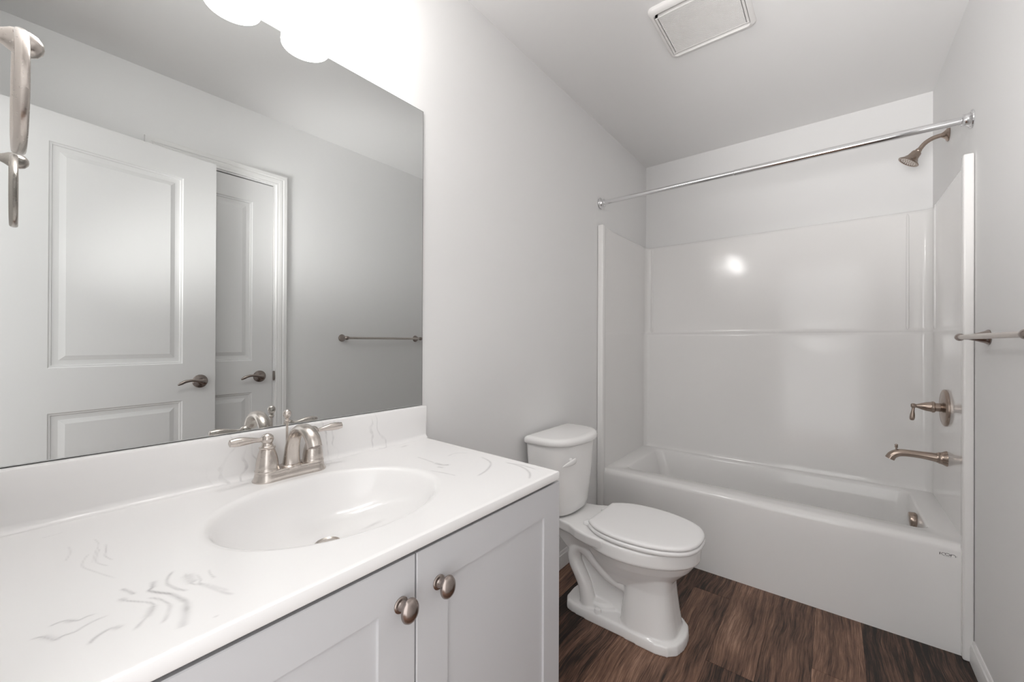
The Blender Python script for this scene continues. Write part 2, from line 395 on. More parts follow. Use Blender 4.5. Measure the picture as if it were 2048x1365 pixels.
# ------------------------------------------------------------------ countertop with integral basin
# grey wisps in the marble: (polyline on the top, half width, strength)
STROKES = [
 ([(-2.862, -0.392), (-2.857, -0.404), (-2.848, -0.418), (-2.84, -0.431), (-2.838, -0.443), (-2.842, -0.455), (-2.849, -0.464), (-2.856, -0.473), (-2.86, -0.48)], 0.0011, 0.5),
 ([(-2.838, -0.442), (-2.843, -0.454), (-2.848, -0.464)], 0.00308, 0.35),
 ([(-2.861, -0.394), (-2.857, -0.403)], 0.00242, 0.4),
 ([(-2.856, -0.368), (-2.852, -0.38), (-2.848, -0.395)], 0.00154, 0.5),
 ([(-2.828, -0.379), (-2.831, -0.394), (-2.835, -0.4), (-2.828, -0.415), (-2.82, -0.429), (-2.815, -0.446), (-2.812, -0.463), (-2.815, -0.48), (-2.817, -0.489)], 0.00154, 0.7),
 ([(-2.827, -0.378), (-2.831, -0.397)], 0.00264, 0.3),
 ([(-2.812, -0.465), (-2.817, -0.487), (-2.824, -0.507), (-2.826, -0.515)], 0.0033, 0.4),
 ([(-2.82, -0.429), (-2.812, -0.463)], 0.00176, 0.5),
 ([(-2.805, -0.368), (-2.813, -0.382), (-2.817, -0.398), (-2.815, -0.411), (-2.811, -0.425), (-2.805, -0.437)], 0.00132, 0.5),
 ([(-2.839, -0.418), (-2.833, -0.427), (-2.828, -0.442), (-2.826, -0.457), (-2.83, -0.471), (-2.835, -0.483), (-2.839, -0.489)], 0.0011, 0.5),
 ([(-2.795, -0.388), (-2.798, -0.401), (-2.797, -0.422), (-2.789, -0.438), (-2.783, -0.457), (-2.777, -0.478), (-2.771, -0.491)], 0.0011, 0.4),
 ([(-2.795, -0.393), (-2.796, -0.411), (-2.794, -0.422)], 0.0044, 0.35),
 ([(-2.787, -0.402), (-2.787, -0.422), (-2.79, -0.429), (-2.784, -0.443), (-2.778, -0.46), (-2.772, -0.478)], 0.00088, 0.35),
 ([(-2.773, -0.402), (-2.775, -0.416), (-2.774, -0.432)], 0.00088, 0.35),
 ([(-2.918, -0.4), (-2.914, -0.398), (-2.906, -0.399), (-2.9, -0.407), (-2.896, -0.41), (-2.89, -0.408), (-2.884, -0.409)], 0.0011, 0.45),
 ([(-2.906, -0.4), (-2.9, -0.408)], 0.00242, 0.3),
 ([(-2.932, -0.414), (-2.924, -0.417), (-2.916, -0.434), (-2.91, -0.432), (-2.902, -0.433), (-2.896, -0.43), (-2.887, -0.425), (-2.875, -0.424)], 0.0011, 0.45),
 ([(-2.924, -0.416), (-2.914, -0.436)], 0.00286, 0.25),
 ([(-2.894, -0.471), (-2.89, -0.464), (-2.884, -0.459), (-2.876, -0.456), (-2.87, -0.461)], 0.00143, 0.5),
 ([(-2.874, -0.456), (-2.869, -0.463)], 0.00286, 0.4),
 ([(-2.851, -0.191), (-2.854, -0.221), (-2.857, -0.241), (-2.852, -0.264)], 0.00077, 0.3),
 ([(-2.86, -0.155), (-2.858, -0.185), (-2.865, -0.217), (-2.871, -0.252)], 0.00077, 0.2),
 ([(-2.859, -0.205), (-2.865, -0.232), (-2.867, -0.257), (-2.858, -0.282)], 0.00088, 0.25),
 ([(-2.871, -0.214), (-2.878, -0.233), (-2.881, -0.256), (-2.872, -0.287), (-2.857, -0.33)], 0.00088, 0.2),
 ([(-2.888, -0.159), (-2.888, -0.188), (-2.895, -0.217)], 0.00099, 0.18),
 ([(-2.913, -0.087), (-2.898, -0.087), (-2.889, -0.082)], 0.00088, 0.2),
 ([(-2.799, -0.522), (-2.796, -0.523)], 0.0011, 0.4),
 ([(-2.244, -0.186), (-2.246, -0.226), (-2.25, -0.263)], 0.00192, 0.35),
 ([(-2.25, -0.263), (-2.249, -0.291), (-2.237, -0.305)], 0.00432, 0.45),
 ([(-2.267, -0.294), (-2.263, -0.311)], 0.00336, 0.35),
 ([(-2.298, -0.305), (-2.29, -0.338), (-2.284, -0.379)], 0.00192, 0.3),
 ([(-2.185, -0.243), (-2.15, -0.239), (-2.129, -0.264)], 0.00192, 0.25),
 ([(-2.133, -0.321), (-2.147, -0.362), (-2.17, -0.388), (-2.212, -0.41), (-2.254, -0.421)], 0.00216, 0.4),
 ([(-2.128, -0.404), (-2.128, -0.439), (-2.139, -0.476), (-2.162, -0.507), (-2.191, -0.526)], 0.00216, 0.45),
 ([(-2.131, -0.409), (-2.121, -0.447), (-2.126, -0.499)], 0.00192, 0.4),
 ([(-2.21, -0.066), (-2.185, -0.06)], 0.00384, 0.3),
 ([(-2.647, -0.056), (-2.61, -0.058)], 0.0024, 0.2),
 ([(-2.445, -0.051), (-2.395, -0.067)], 0.00288, 0.2),
 ([(-2.429, -0.258), (-2.441, -0.284), (-2.442, -0.315)], 0.00192, 0.35),
 ([(-2.421, -0.276), (-2.422, -0.292), (-2.418, -0.305)], 0.0048, 0.3)]
ZC = .829; SX, SY, SA, SB = -2.53, -.293, .213, .172
top = thing('countertop', 'white cultured marble vanity top with grey wisps and oval basin', 'countertop', (-2.53, 0, ZC-.02))
to = (-2.53, 0, ZC-.02)
def poly_pt(a, ins):
    pts = [(XN+.002+ins, -.551+ins), (-2.097-ins, -.551+ins), (-2.078-ins, .003), (XN+.002+ins, .003)]
    d = Vector((math.cos(a), math.sin(a))); o = Vector((SX, SY)); best = None
    for i in range(4):
        p, q = Vector(pts[i]), Vector(pts[(i+1) % 4]); e = q-p
        den = d.x*e.y-d.y*e.x
        if abs(den) < 1e-9: continue
        t_ = ((p.x-o.x)*e.y-(p.y-o.y)*e.x)/den; u_ = ((p.x-o.x)*d.y-(p.y-o.y)*d.x)/den
        if t_ > 0 and -1e-6 <= u_ <= 1+1e-6: best = t_ if best is None else min(best, t_)
    return o+d*best
cor = [(XN+.006, -.547), (-2.101, -.547), (-2.082, .003), (XN+.006, .003)]
angs = sorted([2*PI*k/1200 for k in range(1200)] + [math.atan2(y-SY, x-SX) % (2*PI) for x, y in cor])
def oring(ins, z): return [(poly_pt(a, ins).x, poly_pt(a, ins).y, z) for a in angs]
def ering(k, z, dx=0, dy=0, rr=None):
    out = []
    for a in angs:
        # superellipse-free oval through same polar angle
        ca_, sa_ = math.cos(a), math.sin(a); A, B = (SA*k, SB*k) if rr is None else (rr, rr)
        r = 1/math.sqrt((ca_/A)**2+(sa_/B)**2); out.append((SX+dx+r*ca_, SY+dy+r*sa_, z))
    return out
rings = [oring(.004, ZC-.0215), oring(.001, ZC-.0205), oring(0, ZC-.018), oring(0, ZC-.005), oring(.0012, ZC-.0018), oring(.004, ZC-.0003), oring(.008, ZC)]
# soft lip into basin
prof = [(1.06, 0), (1.03, -.0006), (1.005, -.003), (.985, -.008), (.965, -.016), (.935, -.030), (.89, -.047), (.82, -.064), (.72, -.079), (.60, -.089), (.45, -.096), (.30, -.101), (.19, -.1045)]
DXY = .038
Ra, Rb = rings[-1], ering(1.06, ZC)
for q in range(1, 130): rings.append([tuple(a_+(b_-a_)*q/130 for a_, b_ in zip(A_, B_)) for A_, B_ in zip(Ra, Rb)])
for k, dz in prof: rings.append(ering(k, ZC+dz, dy=DXY*(max(0, min(1, (1.0-k)/.8)))))
rings.append(ering(1, ZC-.106, dy=DXY, rr=.024)); rings.append(ering(1, ZC-.112, dy=DXY, rr=.020))
rings.append(ering(1, ZC-.135, dy=DXY, rr=.019))
b = MB(); b.loft(rings, cap0=False, cap1=True)
bt = b.build('basin_top', m_marble, top, to, angle=40)
import numpy as np
nv = len(bt.data.vertices); co_ = np.empty(nv*3); bt.data.vertices.foreach_get('co', co_); xy = co_.reshape(-1, 3)[:, :2]+np.array([to[0], to[1]])
vein = np.zeros(nv)
for P_, w_, s_ in STROKES:
    P_ = np.array(spline(P_, 4)); lo_ = P_.min(0)-w_*5; hi_ = P_.max(0)+w_*5
    idx = np.where(((xy > lo_) & (xy < hi_)).all(1))[0]
    if not len(idx): continue
    q_ = xy[idx]; dm = np.full(len(idx), 9.0); tm = np.zeros(len(idx))
    for k in range(len(P_)-1):
        a_, e_ = P_[k], P_[k+1]-P_[k]; t_ = np.clip(((q_-a_)@e_)/max(e_@e_, 1e-12), 0, 1)
        d_ = np.hypot(*(q_-a_-t_[:, None]*e_).T); m__ = d_ < dm; dm[m__] = d_[m__]; tm[m__] = (k+t_[m__])/(len(P_)-1)
    fade = np.clip(np.minimum(tm, 1-tm)*9+.2, 0, 1)
    vein[idx] = np.maximum(vein[idx], s_*fade*np.exp(-(dm/(w_*1.25))**2))
at_ = bt.data.attributes.new('vein', 'FLOAT', 'POINT'); at_.data.foreach_set('value', vein)
# underside
b = MB(); b.loft([oring(.02, ZC-.0212), ering(1.05, ZC-.0212), ering(.98, ZC-.05), ering(.8, ZC-.10), ering(.3, ZC-.125)], cap0=False); b.build('basin_underside', m_marble, top, to)
# backsplash with cove
b = MB(); R0 = .013
pr = [(.003, ZC+.001), (-.019-R0, ZC+.0002)]
for k in range(7):
    a = PI/2*k/6; pr.append((-.019-R0+R0*math.sin(a), ZC+.0002+R0-R0*math.cos(a)))
pr += [(-.0215+.001, ZC+.05), (-.022, ZC+.098), (-.0205, ZC+.1025), (-.018, ZC+.1035), (.004, ZC+.1035)]
ys = [(-2.0775, 0), (XN+.002, 0)]
b.loft([[(x-.0*i, p[0], p[1]) for p in pr] for i, (x, _) in enumerate(ys)]); b.build('backsplash', m_marble, top, to, angle=40)
b = MB(); dy_ = SY+DXY
b.lathe([(.0265, ZC-.1035), (.0245, ZC-.1015), (.019, ZC-.104), (.017, ZC-.109), (0, ZC-.109)], (SX, dy_, 0)); b.lathe([(0, ZC-.109), (.0155, ZC-.108), (.0165, ZC-.1035), (.013, ZC-.1005), (.006, ZC-.0995), (0, ZC-.0993)], (SX, dy_, 0))
b.build('drain_stopper', m_nik, top, to)

# ------------------------------------------------------------------ vanity cabinet
cab = thing('vanity_cabinet', 'white shaker vanity cabinet under the marble top', 'cabinet', (-2.53, -.27, 0))
co = (-2.53, -.27, 0)
CX0, CX1, CT = -2.972, -2.088, ZC-.0225
b = MB(); y0, y1 = -.5235, -.004
b.box((CX0, y0, .0), (CX0+.018, y1, CT)); b.box((CX1-.018, y0, 0), (CX1, y1, CT)); b.box((CX0, y0, .10), (CX1, y1, .118)); b.box((CX0, -.012, .1), (CX1, y1, CT))
b.box((CX0, y0, CT-.06), (CX1, y0+.018, CT)); b.box((CX0, y0, .10), (CX1, y0+.018, .14)); b.box((CX0, y0, .1), (CX0+.04, y0+.018, CT)); b.box((CX1-.04, y0, .1), (CX1, y0+.018, CT)); b.box((-2.55, y0, .1), (-2.51, y0+.018, CT))
b.box((CX0+.01, -.46, 0), (CX1-.01, -.445, .1))
b.build('cabinet_body', m_cab, cab, co, smooth=False)
b = MB(); b.box((XN+.001, -.535, 0), (CX0-.0005, -.5, CT)); b.build('filler_strip', m_cab, cab, co, smooth=False)
def shaker(xa, xb, kx, lab=None):
    za, zb, yf, yb_ = .112, .7995, -.545, -.5245; fr = .068
    b = MB()
    prof = [(0, yb_), (0, yf+.0015), (.0015, yf), (fr, yf), (fr+.0006, yf+.0048), (fr+.001, yf+.0052)]
    rings = [[(xa+i_, y_, za+i_), (xb-i_, y_, za+i_), (xb-i_, y_, zb-i_), (xa+i_, y_, zb-i_)] for i_, y_ in prof]
    b.loft(rings); d = b.build('cabinet_door', m_cab, cab, co, angle=20)
    k = MB(); kz = .731
    k.lathe([(0, 0), (.0125, 0), (.0128, .0018), (.0115, .0032), (.0105, .0035), (.0085, .0045), (.0062, .009), (.0058, .013), (.0075, .017), (.0098, .0185), (0, .019)], (kx, yf, kz), (0, -1, 0), 32)
    k.lathe([(0, .016), (.009, .0165), (.0155, .0185), (.0185, .0215), (.019, .0235), (.0175, .027), (.0135, .0305), (.007, .033), (0, .0338)], (kx, yf, kz), (0, -1, 0), 40, ell=(.84, 1.03), ref=(1, 0, 0))
    kn = k.build('knob', m_bronze, d, co); return d
shaker(-2.5285, CX1, -2.482); shaker(CX0, -2.5315, -2.560)

# ------------------------------------------------------------------ basin faucet
FX, FY, FZ = -2.525, -.068, ZC
fa = thing('basin_faucet', 'brushed nickel two-handle arched faucet on the vanity top', 'faucet', (FX, FY, FZ))
fo = (FX, FY, FZ)
def stad(a, bb, z, n=24, cx_=FX, cy_=FY):
    """stadium outline: half length a, radius bb, slightly pinched waist"""
    out = []
    for k in range(n+1):
        t_ = -PI/2+PI*k/n; out.append((cx_+(a-bb)+bb*math.cos(t_), cy_+bb*math.sin(t_), z))
    for q in (.5, .2, -.2, -.5): out.append((cx_+(a-bb)*q, cy_+bb*(1-.10*(1-q*q)), z))
    for k in range(n+1):
        t_ = PI/2+PI*k/n; out.append((cx_-(a-bb)+bb*math.cos(t_), cy_+bb*math.sin(t_), z))
    for q in (-.5, -.2, .2, .5): out.append((cx_+(a-bb)*q, cy_-bb*(1-.10*(1-q*q)), z))
    return out
b = MB(); b.loft([stad(.081, .0300, FZ), stad(.0812, .0302, FZ+.0025), stad(.079, .0282, FZ+.006), stad(.0775, .0268, FZ+.009), stad(.0762, .0255, FZ+.018), stad(.0760, .0253, FZ+.0215), stad(.0745, .024, FZ+.0235)])
b.build('base_plate', m_nik, fa, fo)
for sg in (-1, 1):
    hx = FX+.0515*sg
    b = MB(); b.lathe([(.0250, .021), (.0252, .0235), (.0235, .026), (.0232, .030), (.0225, .040), (.0205, .052), (.0180, .062), (.0155, .070), (.0145, .0715), (.0165, .073), (.0168, .0755), (.0140, .077), (.0125, .078), (.0105, .083), (.0098, .0865), (.0118, .088)], (hx, FY, FZ))
    hb = b.build('handle_body', m_nik, fa, fo)
    b = MB(); b.lathe([(0, -.0135), (.007, -.0118), (.0115, -.0068), (.0132, 0), (.0118, .0062), (.0075, .0108), (.003, .0128), (0, .0132)], (hx, FY, FZ+.0935))
    z_ = FZ+.094
    path = [(hx+sg*d, FY-.0*d, z_+h) for d, h in ((.006, 0), (.016, .0), (.024, .001), (.034, .002), (.046, .003), (.058, .003), (.066, .003), (.071, .003), (.0735, .003), (.075, .003))]
    b.tube(path, [.0055, .005, .0055, .0072, .0092, .0100, .0092, .0078, .0080, .0045], 20); b.build('lever', m_nik, hb, fo)
# spout: sweeps up and over toward the bowl
path = spline([(FX, FY-.002, FZ+.018), (FX, FY-.004, FZ+.045), (FX, FY-.010, FZ+.075), (FX, FY-.026, FZ+.101), (FX, FY-.053, FZ+.116), (FX, FY-.084, FZ+.115), (FX, FY-.107, FZ+.102), (FX, FY-.117, FZ+.083)], 6)
rr = [r[0] for r in spline([(.0200,), (.0168,), (.0150,), (.0142,), (.0142,), (.0146,), (.0152,), (.0160,)], 6)]
b = MB(); b.tube(path, rr, 28, upv=(0, -1, 0), ell=[(1.0-.24*math.sin(PI*min(1, k/(len(path)-1)*1.05))**1.0, 1.0+.08*math.sin(PI*k/(len(path)-1))) for k in range(len(path))]); b.lathe([(.0245, .0195), (.0248, .0235), (.0225, .0265), (.019, .028)], (FX, FY-.002, FZ)); sp_ = b.build('spout', m_nik, fa, fo)
b = MB(); e1 = Vector(path[-1]); e0 = Vector(path[-3]); ad_ = (e1-e0).normalized(); b.lathe([(0, 0), (.0115, 0), (.0115, .0008), (.0105, .0012), (0, .0006)], e1, ad_); b.build('aerator', m_bronze, sp_, fo)
b = MB(); ry = FY+.022; b.lathe([(0, .018), (.008, .019), (.008, .026), (.005, .029), (.0030, .031), (.0028, .120), (.004, .122), (.0062, .124), (.0065, .1265), (.004, .129), (.0042, .131), (.0066, .1335), (.0088, .1385), (.0092, .1425), (.0080, .1475), (.0045, .151), (0, .1522)], (FX, ry, FZ)); b.build('lift_rod', m_nik, fa, fo)

# ------------------------------------------------------------------ toilet
TX = -1.345
toi = thing('toilet', 'white two-piece toilet with closed elongated seat', 'toilet', (TX, -.35, 0)); tt = (TX, -.35, 0)
def egg(yb, yf, hw, z, n=64, sq=2.0, xo=0):
    """outline: back at yb (less negative), front at yf; elongated egg"""
    out = []; ym = yb+(yf-yb)*.46
    for k in range(n):
        a = 2*PI*k/n; ca_, sa_ = math.cos(a), math.sin(a)
        e = 2/sq if sa_ > 0 else 1.0
        x = hw*math.copysign(abs(ca_)**e, ca_)
        y = ym + ((yb-ym)*abs(sa_)**e if sa_ > 0 else (yf-ym)*abs(sa_)**1.0)
        out.append((TX+x+xo, y, z))
    return out
def remeshed(b, name, voxel, it, m, parent, origin, fac=.5):
    o = b.build(name, m, None, (0, 0, 0))
    r = o.modifiers.new('r', 'REMESH'); r.mode = 'VOXEL'; r.voxel_size = voxel
    sm = o.modifiers.new('s', 'SMOOTH'); sm.factor = fac; sm.iterations = it
    bpy.context.view_layer.update(); dg = bpy.context.evaluated_depsgraph_get()
    me = bpy.data.meshes.new_from_object(o.evaluated_get(dg)); old = o.data; o.modifiers.clear(); o.data = me
    me.name = name
    ov = Vector(origin)
    for v in me.vertices: v.co -= ov
    me.polygons.foreach_set('use_smooth', [True]*len(me.polygons)); me.update()
    if not me.materials: me.materials.append(m)
    o.parent = parent; o.location = (0, 0, 0); bpy.data.meshes.remove(old); return o
b = MB()
# bowl shell: rim band then undercut
b.loft([egg(-.30, -.580, .085, .190), egg(-.275, -.603, .105, .228), egg(-.26, -.630, .128, .258), egg(-.245, -.662, .152, .290), egg(-.237, -.679, .164, .316), egg(-.235, -.684, .169, .326), egg(-.231, -.692, .178, .330), egg(-.23, -.694, .180, .336), egg(-.23, -.696, .180, .368), egg(-.23, -.696, .179, .378), egg(-.23, -.692, .175, .383)])
# tank platform
def plat(z, s_=1.0, yb=-.035):
    pts = [(-.105, yb), (-.115, -.10), (-.118, -.16), (-.130, -.21), (-.152, -.25), (-.170, -.31), (-.176, -.38), (.176, -.38), (.170, -.31), (.152, -.25), (.130, -.21), (.118, -.16), (.115, -.10), (.105, yb)]
    return [(TX+x*s_, y, z) for x, y in pts]
b.loft([plat(.335, .90, -.05), plat(.345, .97), plat(.378), plat(.384, .98)])
# neck under platform
b.loft([[(TX+x*.7, y, .25) for x, y in ((-.1, -.17), (-.1, -.36), (.1, -.36), (.1, -.17))], [(TX+x*.95, y, .345) for x, y in ((-.1, -.09), (-.13, -.36), (.13, -.36), (.1, -.09))]])
# pedestal column
def colr(z, hw, yb, yf):
    out = []
    for k in range(40):
        a = 2*PI*k/40; ca_, sa_ = math.cos(a), math.sin(a)
        x = hw*math.copysign(abs(ca_)**.55, ca_); y = (yb+yf)/2+(yb-yf)/2*math.copysign(abs(sa_)**(.45 if sa_ > 0 else .8), sa_)
        out.append((TX+x, y, z))
    return out
b.loft([colr(0.0, .105, -.405, -.632), colr(.045, .103, -.408, -.622), colr(.10, .098, -.415, -.612), (colr(.16, .093, -.420, -.604)), colr(.20, .092, -.424, -.600), colr(.25, .10, -.42, -.602)])
# foot plate
def foot(z, g):
    pts = [(-.098, -.215), (-.088, -.185), (-.06, -.168), (0, -.163), (.06, -.168), (.088, -.185), (.098, -.215), (.103, -.28), (.103, -.36), (.104, -.42), (.110, -.50), (.112, -.56), (.100, -.605), (.070, -.632), (.035, -.642), (0, -.645), (-.035, -.642), (-.070, -.632), (-.100, -.605), (-.112, -.56), (-.110, -.50), (-.104, -.42), (-.103, -.36), (-.103, -.28)]
    return [(TX+x*(1+g/.1), -.40+(y+.40)*(1+g/.25), z) for x, y in pts]
b.loft([foot(0, .004), foot(.022, .004), foot(.034, .002), foot(.040, -.004)])
b.lathe([(.0, .03), (.10, .03), (.10, .055), (.09, .065), (0, .07)], (TX, -.30, 0), ell=(.75, .9))
# core web between the trapway runs
b.loft([[(TX+x, y, z) for x, y in ((-.036, y0_), (-.036, y1_), (.036, y1_), (.036, y0_))] for z, y0_, y1_ in ((.03, -.24, -.45), (.12, -.235, -.45), (.20, -.22, -.45), (.29, -.20, -.46))])
# trapway relief on both flanks
for sg in (-1, 1):
    f_ = lambda p: [(TX+sg*q[0], q[1], q[2]) for q in p]
    pth = spline(f_([(.048, -.455, .165), (.058, -.400, .178), (.064, -.345, .205), (.066, -.300, .240), (.064, -.262, .268), (.062, -.226, .270), (.061, -.203, .240), (.061, -.205, .200), (.060, -.230, .155), (.060, -.250, .115), (.060, -.262, .070), (.058, -.268, .035)]), 6)
    rr = [r[0] for r in spline([(.022,), (.024,), (.025,), (.026,), (.027,), (.027,), (.028,), (.029,), (.029,), (.029,), (.032,), (.036,)], 6)]
    b.tube(pth, rr, 20)
remeshed(b, 'bowl', .0034, 5, m_cer, toi, tt)
# seat and lid
SEAT = [(.1135, -.293), (.139, -.322), (.160, -.360), (.1725, -.405), (.178, -.460), (.1735, -.525), (.160, -.585), (.136, -.637), (.102, -.676), (.060, -.697), (.022, -.7035), (0, -.704)]
def seat_out(z, g=0):
    h = [(.0, -.2925), (.060, -.2925), (.108, -.2925)]+spline(SEAT, 5)
    pts = h+[(-x, y) for x, y in reversed(h[1:-1])]
    return [(TX+x*(1+g/.178), -.49+(y+.49)*(1+g/.21), z) for x, y in pts]
b = MB(); b.loft([seat_out(.386, -.006), seat_out(.387, -.003), seat_out(.391, 0), seat_out(.398, .0005), seat_out(.4015, -.002), seat_out(.403, -.006)]); b.build('seat', m_seat, toi, tt, angle=50)
b = MB(); b.loft([seat_out(.405, -.007), seat_out(.4055, -.004), seat_out(.408, -.0015), seat_out(.413, -.001), seat_out(.4175, -.003), seat_out(.420, -.008), seat_out(.4212, -.02), seat_out(.4215, -.06)]); b.build('lid', m_seat, toi, tt, angle=50)
for sg in (-1, 1): b = MB(); b.box((TX+sg*.082-.018, -.300, .382), (TX+sg*.082+.018, -.262, .399), .006, 3); b.build('hinge', m_seat, toi, tt)
for sg in (-1, 1): b = MB(); b.lathe([(.015, .030), (.015, .044), (.012, .053), (.006, .057), (0, .058)], (TX+sg*.087, -.325, 0), n=24); b.build('bolt_cap', m_seat, toi, tt)
# tank: flat back, bowed front
def tank(z, hw, yb, yf, cr_=.05, n=14):
    out = [(TX-hw+.012, yb, z), (TX+hw-.012, yb, z), (TX+hw-.003, yb-.004, z), (TX+hw, yb-.014, z)]
    N = 40
    sidey = yb+(yf-yb)*.42
    for k in range(N+1):
        a = PI*k/N; x = hw*math.copysign(abs(math.cos(a))**.80, math.cos(a)); y = sidey+(yf-sidey)*abs(math.sin(a))**.85
        out.append((TX+x, y, z))
    out += [(TX-hw, yb-.014, z), (TX-hw+.003, yb-.004, z)]
    return out
b = MB(); b.loft([tank(.386, .115, -.05, -.165), tank(.392, .132, -.042, -.182), tank(.402, .143, -.035, -.192), tank(.43, .150, -.030, -.198), tank(.50, .158, -.026, -.206), tank(.60, .168, -.022, -.214), tank(.70, .176, -.02, -.220), tank(.706, .176, -.02, -.220)])
b.build('tank', m_cer, toi, tt, angle=50)
b = MB(); b.loft([tank(.7035, .180, -.018, -.224), tank(.705, .186, -.016, -.231), tank(.709, .189, -.015, -.235), tank(.722, .1895, -.015, -.236), tank(.730, .186, -.017, -.232), tank(.7345, .178, -.022, -.223), tank(.736, .165, -.03, -.208)]); b.build('tank_lid', m_cer, toi, tt, angle=50)
# flush lever on the tank front, left side
hx, hz = -1.446, .642
b = MB(); b.lathe([(0, -.022), (.010, -.022), (.010, .010), (.008, .016), (0, .016)], (hx, -.196, hz), (0, -1, 0), 28)
pth = spline([(hx+.014, -.216, hz+.001), (hx+.006, -.222, hz+.001), (hx-.020, -.226, hz+.001), (hx-.050, -.226, hz+.000), (hx-.078, -.223, hz-.002), (hx-.094, -.220, hz-.004)], 6)
rr = [r[0] for r in spline([(.008,), (.0125,), (.0125,), (.0105,), (.006,), (.0015,)], 6)]
rings = []
for p_, r_ in zip(pth, rr): rings.append([(p_[0], p_[1]+.5*r_*math.sin(2*PI*k/20), p_[2]+r_*math.cos(2*PI*k/20)*.95) for k in range(20)])
b.loft(rings); b.build('flush_lever', m_seat, toi, tt)
b = MB(); b.box((TX-.06, -.14, .383), (TX+.06, -.06, .387)); b.lathe([(0, .355), (.014, .355), (.014, .386), (0, .387)], (TX-.085, -.125, 0)); b.build('tank_gasket', m_dark, toi, tt)

# ------------------------------------------------------------------ bathtub with one-piece surround
XA = -.760; ZR = .404; XF = -.787; ZT = 1.835; ZL = 1.206
tub = thing('shower_tub', 'glossy white one-piece bathtub and shower surround in the alcove', 'bathtub', (-.39, -W/2, 0)); uo = (-.39, -W/2, 0)
YL, YR = -.012, -W+.010       # side panel faces
# plan path of the wall faces from left front to right front; inset d from each wall
def ushape(d, rad, xfront, n=10, z=0, x_back=-.045):
    yl, yr, xb = YL-d, YR+d, x_back-d
    pts = [(xfront, yl, z), (xfront*.7+xb*.3, yl, z), (xfront*.35+xb*.65, yl, z)]
    for k in range(n+1):
        a = PI/2*k/n; pts.append((xb-rad+rad*math.sin(a), yl-rad+rad*math.cos(a), z))
    for q in (.01, .02, .25, .5, .75, .98, .99): pts.append((xb, (yl-rad)*(1-q)+(yr+rad)*q, z))
    for k in range(n+1):
        a = PI/2*k/n; pts.append((xb-rad+rad*math.cos(a), yr+rad-rad*math.sin(a), z))
    pts += [(xfront*.35+xb*.65, yr, z), (xfront*.7+xb*.3, yr, z), (xfront, yr, z)]
    return pts
def dsec(z):
    return None
sec = [(ZR-.004, .000, .05), (ZR+.01, .001, .045), (ZR+.02, .003, .042)]
b = MB(); xfr = XA-.012
secs = []
def bk(z, d, xb, rad): secs.append(ushape(d, rad, xfr, z=z, x_back=xb))
# lower wall
bk(ZR-.003, .0, -.070, .028); bk(ZR+.006, .0, -.0655, .030); bk(ZR+.018, .0, -.063, .032); bk(ZR+.03, .0, -.0625, .032)
bk(ZL-.03, .0, -.0572, .036); bk(ZL-.016, .0, -.057, .036); bk(ZL-.006, .0, -.0565, .036); bk(ZL, -.001, -.052, .036)
bk(ZL+.004, -.0025, -.043, .036); bk(ZL+.010, -.0035, -.036, .036); bk(ZL+.02, -.004, -.0335, .036); bk(ZL+.026, -.004, -.0333, .036); bk(ZL+.034, -.004, -.0333, .036)
bk(ZT-.03, -.004, -.0333, .036); bk(ZT-.02, -.004, -.0333, .036); bk(ZT-.006, -.0042, -.0325, .036); bk(ZT-.0015, -.006, -.027, .034); bk(ZT, -.0085, -.022, .03)
b.loft(secs, cap0=False, cap1=False, closed=False)
# top edge back to the walls
b.loft([secs[-1], [(p[0] if i not in () else p[0], p[1], p[2]) for i, p in enumerate(ushape(-.0095, .02, xfr, z=ZT+.0002, x_back=-.012))]], cap0=False, cap1=False, closed=False)
b.build('surround_walls', m_gel, tub, uo, angle=60)
# raised pilasters beside the back panel: narrow vertical beads on the upper wall
for pth in ([(-.033, -.052, ZL+.014), (-.0305, -.052, ZL+.03), (-.0285, -.052, ZT-.03), (-.0265, -.052, ZT-.012)], [(-.033, -W+.095, ZL+.014), (-.0305, -W+.095, ZL+.03), (-.0285, -W+.095, ZT-.03), (-.0265, -W+.095, ZT-.012)], [(-.115, YR-.0035, ZL+.012), (-.115, YR-.003, ZL+.03), (-.115, YR-.003, ZT-.03), (-.115, YR-.004, ZT-.008)]):
    b = MB(); b.tube(pth, [.003, .006, .006, .003], 16); b.build('surround_bead', m_gel, tub, uo, angle=60)
# front flanges (full height) with rounded edges
def flange(ya, yb_):
    m_ = MB(); m_.box((XF, ya, 0.0), (XA+.010, yb_, ZT), .006, 4); return m_
m_ = flange(YW-.001, -.030); m_.box((XA-.002, -.026, ZR), (XA+.02, -.004, ZT), .006, 3); m_.build('flange', m_gel, tub, uo, angle=50)
m_ = flange(-W+.001, -W+.029); m_.box((XA-.002, -W+.004, ZR), (XA+.02, -W+.025, ZT), .006, 3); m_.build('flange', m_gel, tub, uo, angle=50)
